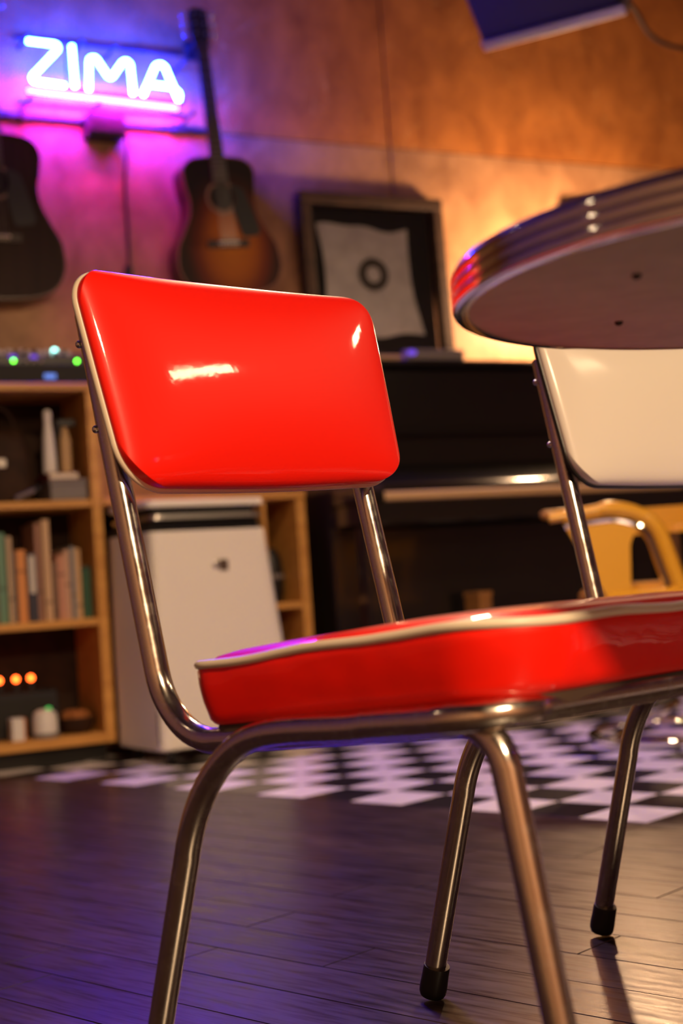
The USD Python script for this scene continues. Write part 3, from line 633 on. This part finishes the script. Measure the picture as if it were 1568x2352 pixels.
# small things in the low unit
t, o_ = wthing('round_case', 'round black case standing in the low shelf above the red tin', 'case', 0.629, 0.16, 0.456)
hb = [(0.001, 0.0), (0.036, 0.0), (0.046, 0.03), (0.049, 0.09), (0.043, 0.15), (0.027, 0.185), (0.001, 0.195)]
obj('case_body', lathe(hb, 24), BLACK, t); obj('case_zip', lathe([(0.0488, 0.082), (0.0510, 0.086), (0.0510, 0.094), (0.0488, 0.098)], 24, ring=True), GREY, t)
t, o_ = wthing('red_tin', 'small dull red tin on the bottom of the low shelf next to the piano', 'tin', 0.632, 0.2, 0.087)
obj('tin_body', lathe([(0.001, 0.0), (0.05, 0.0), (0.05, 0.19), (0.001, 0.19)], 24), plain('dull_red_tin', (0.45, 0.08, 0.04), 0.5), t)
obj('tin_lid', lathe([(0.001, 0.19), (0.053, 0.19), (0.053, 0.225), (0.04, 0.232), (0.001, 0.232)], 24), plain('dull_red_lid', (0.35, 0.07, 0.04), 0.5), t)
# books: (a0, a1, height, colour, label)
BK = [(-0.420, -0.372, 0.24, (0.10, 0.16, 0.13), 'grey green'), (-0.370, -0.330, 0.29, (0.12, 0.07, 0.05), 'brown'), (-0.328, -0.300, 0.285, (0.13, 0.27, 0.19), 'pale teal green'), (-0.298, -0.282, 0.272, (0.50, 0.36, 0.24), 'beige'),
      (-0.281, -0.270, 0.225, (0.05, 0.04, 0.05), 'thin black'), (-0.269, -0.240, 0.228, (0.68, 0.27, 0.08), 'orange'), (-0.238, -0.206, 0.215, (0.025, 0.025, 0.05), 'dark navy with silver spine strip'),
      (-0.205, -0.187, 0.310, (0.34, 0.17, 0.12), 'tall reddish brown'), (-0.186, -0.162, 0.320, (0.58, 0.38, 0.23), 'tallest tan'), (-0.161, -0.144, 0.185, (0.16, 0.09, 0.06), 'short dark brown'),
      (-0.143, -0.118, 0.205, (0.52, 0.25, 0.17), 'salmon pink'), (-0.117, -0.098, 0.222, (0.55, 0.34, 0.24), 'pale pink'), (-0.097, -0.084, 0.232, (0.22, 0.24, 0.27), 'thin slate grey'), (-0.083, -0.062, 0.225, (0.58, 0.36, 0.18), 'ochre'),
      (-0.061, -0.032, 0.165, (0.02, 0.09, 0.05), 'dark green')]
for i, (x0, x1, h, c, lab) in enumerate(BK):
    z0 = 0.452; x1 -= 0.0006
    dpt = 0.265 - 0.02 * RNG.random()
    t, o_ = wthing('book', f'{lab} book standing in the row on the middle shelf', 'book', (x0 + x1) / 2, 0.16, z0, 'books on the middle shelf')
    cm = plain(f'book_cover_{i}', c, 0.55)
    obj('cover', sh(cat_(wb(x0, x0 + 0.002, 0.08, dpt, z0, z0 + h), wb(x1 - 0.002, x1, 0.08, dpt, z0, z0 + h), wb(x0, x1, dpt - 0.002, dpt + 0.0006, z0, z0 + h, 0.0005)), o_), cm, t)
    obj('pages', sh(wb(x0 + 0.002, x1 - 0.002, 0.085, dpt - 0.002, z0 + 0.003, z0 + h - 0.004), o_), PIPE_W, t)
    if 'silver' in lab:
        obj('spine_strip', sh(wb(x0 + 0.007, x1 - 0.007, dpt + 0.0006, dpt + 0.0012, z0 + 0.09, z0 + h - 0.006), o_), ACG, t, label='silver strip')
    else:
        obj('spine_band', sh(wb(x0 + 0.0005, x1 - 0.0005, dpt + 0.0006, dpt + 0.0010, z0 + 0.02 + 0.017 * (i * 7 % 9), z0 + 0.03 + 0.017 * (i * 7 % 9)), o_), plain(f'book_band_{i}', tuple(0.55 * v for v in c), 0.5), t)
# upper cell
t, o_ = wthing('grey_carton', 'flat grey carton at the right of the top cell under the red folder', 'box', -0.095, 0.19, 0.83)
obj('carton_body', sh(wb(-0.155, -0.036, 0.10, 0.285, 0.83, 0.882, 0.003), o_), GREY, t); obj('carton_lid', sh(wb(-0.157, -0.034, 0.098, 0.287, 0.882, 0.897, 0.002), o_), GREY, t)
t, o_ = wthing('red_folder', 'dark red folder lying on the grey carton under the white bottle', 'folder', -0.105, 0.19, 0.897)
obj('folder_cover', sh(cat_(wb(-0.156, -0.06, 0.11, 0.282, 0.897, 0.900), wb(-0.156, -0.06, 0.11, 0.282, 0.917, 0.920), wb(-0.158, -0.155, 0.11, 0.282, 0.897, 0.920)), o_), DKRED, t)
obj('papers', sh(wb(-0.154, -0.062, 0.113, 0.280, 0.900, 0.917), o_), PIPE_W, t)
t, o_ = wthing('white_bottle', 'tall white plastic bottle with a tapered neck on the red folder', 'bottle', -0.138, 0.23, 0.920)
obj('bottle_body', lathe([(0.001, 0.0), (0.020, 0.0), (0.022, 0.006), (0.021, 0.05), (0.017, 0.12), (0.012, 0.16), (0.011, 0.175), (0.001, 0.175)], 24), WHITEP, t)
obj('bottle_cap', lathe([(0.001, 0.175), (0.013, 0.175), (0.012, 0.20), (0.008, 0.205), (0.001, 0.205)], 24), WHITEP, t)
t, o_ = wthing('spray_bottle', 'tan spray bottle with a black trigger head at the right of the top cell', 'bottle', -0.082, 0.22, 0.920)
obj('bottle_body', lathe([(0.001, 0.0), (0.017, 0.0), (0.018, 0.01), (0.018, 0.11), (0.010, 0.135), (0.009, 0.15), (0.001, 0.15)], 24), TAN, t)
obj('trigger_head', cat_(bx(-0.028, 0.036, -0.010, 0.010, 0.152, 0.178, 0.005), bx(-0.024, -0.016, -0.006, 0.006, 0.118, 0.155, 0.002)), BLACK, t)
t, o_ = wthing('leather_bag', 'dark brown leather bag slumped at the left of the top cell', 'bag', -0.30, 0.18, 0.83)
bg = [np.array(rounded([(-0.105 * k, -0.075 * k), (0.105 * k, -0.075 * k), (0.105 * k, 0.075 * k), (-0.105 * k, 0.075 * k)], [0.04 * k] * 4, 6)) for k in (0.98, 1.04, 1.0, 0.92, 0.75, 0.4)]
obj('bag_body', rings([np.column_stack([resample(b, 48), np.full(48, z) + 0.006 * np.sin(np.arange(48) * 0.6 + z * 40)]) for b, z in zip(bg, (0.006, 0.06, 0.13, 0.19, 0.225, 0.238))]), DKBROWN, t, smooth=60)
obj('bag_handle', tube(smoothpath([(-0.05, -0.02, 0.22), (-0.045, -0.025, 0.285), (0, -0.03, 0.31), (0.045, -0.025, 0.285), (0.05, -0.02, 0.22)], 24), 0.006, 8), DKBROWN, t)
obj('bag_clasp', bx(-0.015, 0.015, -0.088, -0.074, 0.11, 0.14, 0.003), SILVER, t)
t, o_ = wthing('silver_pen', 'slim silver torch lying tilted in front of the leather bag', 'torch', -0.235, 0.285, 0.83)
obj('torch_body', cat_(tube([(-0.03, 0.005, 0.012), (0.0, 0, 0.024), (0.028, -0.005, 0.036)], 0.008, 12)), SILVER, t); obj('torch_head', tube([(0.028, -0.005, 0.036), (0.036, -0.006, 0.040), (0.044, -0.007, 0.043)], 0.0105, 12), BLACK, t)
# bottom cell
t, o_ = wthing('tube_amplifier', 'black box with three glowing orange lamps at the back of the bottom cell', 'amplifier', -0.30, 0.13, 0.088)
obj('amplifier_body', sh(wb(-0.42, -0.145, 0.05, 0.20, 0.088, 0.235, 0.006), o_), BLACK, t)
for a in (-0.325, -0.272, -0.224):
    l_ = obj('lamp_socket', sh(lathe([(0.001, 0.235), (0.012, 0.235), (0.012, 0.262), (0.001, 0.262)], 16, (a, -0.17, 0)), o_), BLACK, t)
    obj('orange_lamp', sh(ball((a, -0.17, 0.274), 0.0095, 2), o_), LED_O, l_, label='glowing orange lamp')
obj('front_grille', sh(wb(-0.40, -0.165, 0.20, 0.204, 0.11, 0.21, 0.001), o_), BLACKM, t)
t, o_ = wthing('white_carton', 'small white carton with an orange edge at the left of the bottom cell', 'box', -0.295, 0.26, 0.088)
obj('carton_body', sh(wb(-0.318, -0.280, 0.23, 0.285, 0.088, 0.158, 0.002), o_), WHITEP, t); obj('orange_side', sh(wb(-0.2798, -0.274, 0.23, 0.285, 0.088, 0.158, 0.001), o_), plain('orange_card', (0.6, 0.2, 0.05), 0.5), t)
t, o_ = wthing('humidifier', 'white rounded humidifier with a green light on its top in the bottom cell', 'humidifier', -0.208, 0.255, 0.088)
obj('humidifier_base', lathe([(0.001, 0.0), (0.043, 0.0), (0.044, 0.01), (0.040, 0.016), (0.001, 0.016)], 28), GREY, t)
obj('humidifier_body', lathe([(0.001, 0.016), (0.039, 0.016), (0.040, 0.03), (0.039, 0.06), (0.034, 0.078), (0.022, 0.087), (0.001, 0.090)], 28), WHITEP, t)
obj('green_light', ball((0.012, -0.008, 0.091), 0.007, 2, (1.3, 1, 0.6)), emit('humidifier_green', (0.1, 0.9, 0.15), 0.9), t, label='green light')
t, o_ = wthing('woven_basket', 'low brown basket with a folded cloth at the right of the bottom cell', 'basket', -0.095, 0.20, 0.088)
obj('basket_bowl', lathe([(0.001, 0.0), (0.045, 0.0), (0.058, 0.025), (0.060, 0.05), (0.055, 0.05), (0.050, 0.025), (0.04, 0.008), (0.001, 0.008)], 28), DKBROWN, t)
fc = trimesh.creation.icosphere(3, 0.048); fc.apply_scale([1.0, 1.0, 0.55]); fc.vertices += 0.006 * np.sin(fc.vertices * 130); fc.apply_translation([0, 0, 0.05])
obj('folded_cloth', fc, plain('rust_cloth', (0.34, 0.12, 0.03), 0.8), t)
# mixer and device on the tall unit
t, o_ = wthing('audio_interface', 'black rack audio unit with small green lights on top of the tall shelf', 'audio device', -0.24, 0.17, 1.204)
obj('rack_case', sh(wb(-0.56, 0.0, 0.04, 0.286, 1.210, 1.262, 0.003), o_), BLACK, t)
for a in (-0.53, -0.03): obj('foot', sh(cyl((a, -0.25, 1.204), (a, -0.25, 1.211), 0.012, 12), o_), RUBBER, t)
obj('front_panel', sh(wb(-0.565, 0.005, 0.286, 0.290, 1.208, 1.264, 0.001), o_), BLACKM, t)
obj('display', sh(wb(-0.155, -0.118, 0.290, 0.2915, 1.218, 1.234, 0.0005), o_), LED_B, t, label='small blue display')
t, o_ = wthing('mixing_console', 'black sloped mixing console with rows of knobs on top of the rack unit', 'mixer', -0.24, 0.17, 1.264)
obj('console_body', sh(trimesh.convex.convex_hull(np.array([(x, -o, z) for x in (-0.56, 0.0) for o, z in ((0.05, 1.265), (0.05, 1.335), (0.10, 1.335), (0.285, 1.292), (0.285, 1.265))])), o_), BLACK, t)
obj('screen_bezel', sh(wb(-0.245, -0.04, 0.06, 0.085, 1.335, 1.345, 0.002), o_), plain('violet_trim', (0.25, 0.12, 0.3), 0.4), t)
for r in range(3):
    for k in range(12):
        a = -0.53 + k * 0.043; o = 0.13 + r * 0.05; z = 1.335 - (o - 0.10) / 0.185 * 0.043
        obj('knob', sh(lathe([(0.001, z - 0.002), (0.008, z - 0.002), (0.0065, z + 0.013), (0.001, z + 0.013)], 10, (a, -o, 0)), o_), ACG if (k + r) % 3 else BLACKM, t)
for a, z, m_ in ((-0.249, 1.276, LED_G), (-0.232, 1.276, LED_DIM), (-0.207, 1.276, LED_DIM), (-0.184, 1.276, LED_DIM), (-0.162, 1.276, LED_DIM), (-0.045, 1.276, LED_G)):
    obj('indicator', sh(ball((a, -0.286, z), 0.0055, 2), o_), m_, t)
obj('cyan_light', sh(ball((-0.09, -0.19, 1.326), 0.009, 2), o_), LED_C, t, label='cyan light')
for a in (-0.262, -0.195): obj('violet_display', sh(wb(a, a + 0.022, 0.284, 0.2865, 1.284, 1.294), o_), LED_V, t)

# ================================================================== portable air conditioner
AY = math.degrees(TH) + 7.0
pF = W0 + 0.238 * D + 0.44 * M
t = thing('portable_air_conditioner', 'cream white portable air conditioner standing before the low shelf', 'air conditioner', (pF[0], pF[1], 0), AY)
def taper(zs):
    zs = [(a, b, c, d, e * 1.22, f) for a, b, c, d, e, f in zs]
    rl = []
    for z, w0_, w1_, y0, y1, r in zs:
        q = rounded([(w0_, y0), (w1_, y0), (w1_, y1), (w0_, y1)], [r] * 4, 6); rl.append(np.column_stack([resample(q, 96), np.full(96, z)]))
    return rings(rl)
obj('body', taper([(0.040, -0.205, 0.238, -0.165, 0.13, 0.02), (0.046, -0.212, 0.245, -0.172, 0.135, 0.025), (0.33, -0.212, 0.236, -0.170, 0.135, 0.025), (0.695, -0.208, 0.196, -0.160, 0.135, 0.025), (0.700, -0.207, 0.195, -0.159, 0.135, 0.025)]), ACW, t, smooth=40)
obj('grille_recess', taper([(0.698, -0.195, 0.185, -0.150, 0.125, 0.02), (0.735, -0.195, 0.18, -0.140, 0.125, 0.02)]), BLACKM, t)
for k in range(4): obj('louver', bx(-0.19, 0.175, -0.157 + 0.002 * k, -0.135, 0.704 + k * 0.008, 0.7065 + k * 0.008, 0.001), BLACK, t)
obj('chrome_trim', taper([(0.737, -0.20, 0.188, -0.158, 0.13, 0.03), (0.750, -0.20, 0.186, -0.157, 0.13, 0.03)]), SILVER, t, smooth=40)
obj('top_recess', taper([(0.750, -0.19, 0.176, -0.140, 0.12, 0.03), (0.775, -0.19, 0.174, -0.138, 0.12, 0.03)]), BLACKM, t)
obj('top_lid', taper([(0.775, -0.205, 0.20, -0.155, 0.13, 0.03), (0.782, -0.208, 0.203, -0.158, 0.133, 0.03), (0.795, -0.205, 0.20, -0.152, 0.13, 0.03)]), ACW, t, smooth=40)
obj('round_badge', ball((0.005, -0.166, 0.592), 0.013, 2, (1, 0.35, 1)), SILVER, t); obj('square_badge', bx(0.018, 0.048, -0.167, -0.163, 0.572, 0.606, 0.001), plain('badge_brown', (0.09, 0.06, 0.045), 0.4), t)
obj('side_handle', bx(-0.2135, -0.208, -0.10, -0.02, 0.545, 0.566, 0.002), GREY, t)
for x in (-0.17, 0.2):
    for y in (-0.13, 0.10): obj('caster', cat_(cyl((x - 0.01, y, 0.018), (x + 0.01, y, 0.018), 0.018, 14), bx(x - 0.012, x + 0.012, y - 0.012, y + 0.012, 0.03, 0.046)), BLACK, t)
obj('side_vent', bx(-0.214, -0.2085, -0.15, -0.142, 0.06, 0.16, 0.001), GREY, t)

# ================================================================== yellow armchair on a chrome ring base
YC = np.array([0.95, 4.10])
t = thing('yellow_armchair', 'yellow moulded armchair with arched arms on a chrome ring base by the piano', 'chair', (YC[0], YC[1], 0), 0)
obj('ring_base', tube([(0.275 * math.cos(x), 0.275 * math.sin(x), 0.018) for x in np.linspace(0, 2 * math.pi, 64, endpoint=False)], 0.014, 12, closed=True), CHROME_SH, t, smooth=60)
for k in range(4):
    a = k * math.pi / 2 + 0.5
    obj('base_spoke', tube([(0.03 * math.cos(a), 0.03 * math.sin(a), 0.10), (0.14 * math.cos(a), 0.14 * math.sin(a), 0.07), (0.268 * math.cos(a), 0.268 * math.sin(a), 0.022)], 0.010, 10), CHROME_SH, t)
obj('column', lathe([(0.03, 0.07), (0.03, 0.20), (0.022, 0.21), (0.022, 0.375), (0.06, 0.38), (0.06, 0.395)], 24), CHROME_SH, t)
obj('seat', bx(-0.25, 0.25, -0.235, 0.235, 0.395, 0.438, 0.015), YELLOW, t)
obj('seat_cushion', bx(-0.20, 0.20, -0.20, 0.20, 0.438, 0.450, 0.006), YELLOW, t)
for s in (-1, 1):
    y = -0.215
    pl_ = rounded([(-0.352, 0.635), (-0.185, 0.640), (-0.150, 0.605), (-0.172, 0.56), (-0.180, 0.415), (-0.240, 0.405), (-0.285, 0.50)], [0.01, 0.02, 0.012, 0.06, 0.015, 0.015, 0.10], 6)
    ms = extr(Polygon(pl_), 0.022); T = np.eye(4); T[:3, 0] = [-s, 0, 0]; T[:3, 1] = [0, 0, 1]; T[:3, 2] = [0, -1, 0]; T[:3, 3] = [0, y + 0.011, 0]; ms.apply_transform(T)
    obj('side_panel', ms, YELLOW, t)
    pa = fillet([(-0.385, y, 0.643), (-0.20, y, 0.664), (-0.095, y, 0.620), (-0.040, y, 0.428)], [0.20, 0.12], 14) * [-s, 1, 1]
    arm = obj('armrest', tube(pa, np.interp(np.arange(len(pa)), [0, 4, len(pa) - 1], [0.013, 0.021, 0.020]), 14), YELLOW, t)
    pt = fillet([(-0.345, y - 0.004, 0.622), (-0.20, y - 0.004, 0.632), (-0.125, y - 0.004, 0.60), (-0.078, y - 0.004, 0.438)], [0.20, 0.10], 14) * [-s, 1, 1]
    obj('arm_trim', tube(pt, 0.012, 10), CHROME_SH, arm, label='chrome tube under the arm')
    obj('side_rail', tube(smoothpath(np.array([(-0.375, y, 0.646), (-0.37, y + 0.15, 0.658), (-0.33, 0.13, 0.668), (-0.25, 0.205, 0.672)]) * [-s, 1, 1], 20), 0.013, 12), YELLOW, t)
bk = [(-0.24, 0.20, 0.672), (0.24, 0.20, 0.672), (0.24, 0.20, 0.592), (-0.24, 0.20, 0.592)]
obj('backrest', trimesh.convex.convex_hull(np.array([(x, y_ + dy, z_) for (x, y_, z_) in bk for dy in (0, 0.022)])), YELLOW, t)
for x in (-0.18, 0.18):
    obj('back_post', tube([(x, 0.211, 0.60), (x, 0.21, 0.52), (x, 0.20, 0.42)], 0.014, 10), YELLOW, t)

# ================================================================== hanging speaker and its cable
P0 = np.array([0.60, 4.80, 2.308]); e1 = np.array([0.875, -0.485, 0.0]); nrm = np.array([0.485, 0.875, 0.0]); ti = math.radians(48)
e2 = math.cos(ti) * np.array([0, 0, 1.0]) - math.sin(ti) * nrm; e3 = np.cross(e1, e2)
sx = UsdGeom.Xform.Define(stage, fresh('/World', 'hanging_speaker'))
sx.AddTransformOp().Set(Gf.Matrix4d(*[float(v) for v in (*e1, 0, *e2, 0, *e3, 0, *P0, 1)]))
t = cd(sx.GetPrim(), label='dark speaker box with a silver lower edge hanging from the ceiling at top right', category='speaker')
if e3 @ np.array([0, -1, 0.0]) < 0: zf, zb_ = -1, 1
else: zf, zb_ = 1, -1
obj('cabinet', bx(0, 0.50, 0.025, 0.38, -0.22, 0.0, 0.006), BLACK, t)
obj('grille', bx(0.015, 0.485, 0.035, 0.37, 0.0, 0.008, 0.003), BLACKM, t)
obj('silver_edge', bx(-0.004, 0.504, -0.012, 0.026, -0.22, 0.010, 0.004), SILVER, t, label='silver lower edge')
obj('bracket', cat_(cyl((0.25, 0.2, -0.22), (0.25, 0.30, -0.30), 0.015, 10), bx(0.2, 0.3, 0.15, 0.25, -0.228, -0.218, 0.002)), BLACK, t)
mw = np.array(sx.GetLocalTransformation()).T
pb_ = (mw @ np.array([0.25, 0.30, -0.30, 1]))[:3]
T_i = np.linalg.inv(mw)
top_l = (T_i @ np.array([pb_[0], pb_[1], ZC - 0.005, 1]))[:3]
obj('hanging_pole', cyl((0.25, 0.30, -0.30), top_l, 0.015, 12), BLACK, t)
cb = [(T_i @ np.array([*p, 1]))[:3] for p in ((1.05, 4.60, 2.36), (1.12, 4.75, 2.37), (1.25, 5.05, 2.39), (1.5, 5.35, 2.45), (1.7, 5.62, 2.6))]
obj('cable', tube(smoothpath(cb, 30), 0.008, 8), BLACK, t, label='black cable looping to the right')

# wooden stool under the piano keyboard
t, o_ = wthing('wooden_box', 'small upright brown wooden box under the piano keyboard', 'box', 1.29, 0.45, 0.0)
obj('box_body', sh(wb(1.262, 1.312, 0.40, 0.50, 0.0, 0.43, 0.003), o_), plain('brown_box_wood', (0.30, 0.13, 0.03), 0.5), t)
obj('box_lid', sh(wb(1.260, 1.314, 0.398, 0.502, 0.43, 0.446, 0.002), o_), plain('brown_box_lid', (0.34, 0.15, 0.04), 0.5), t)
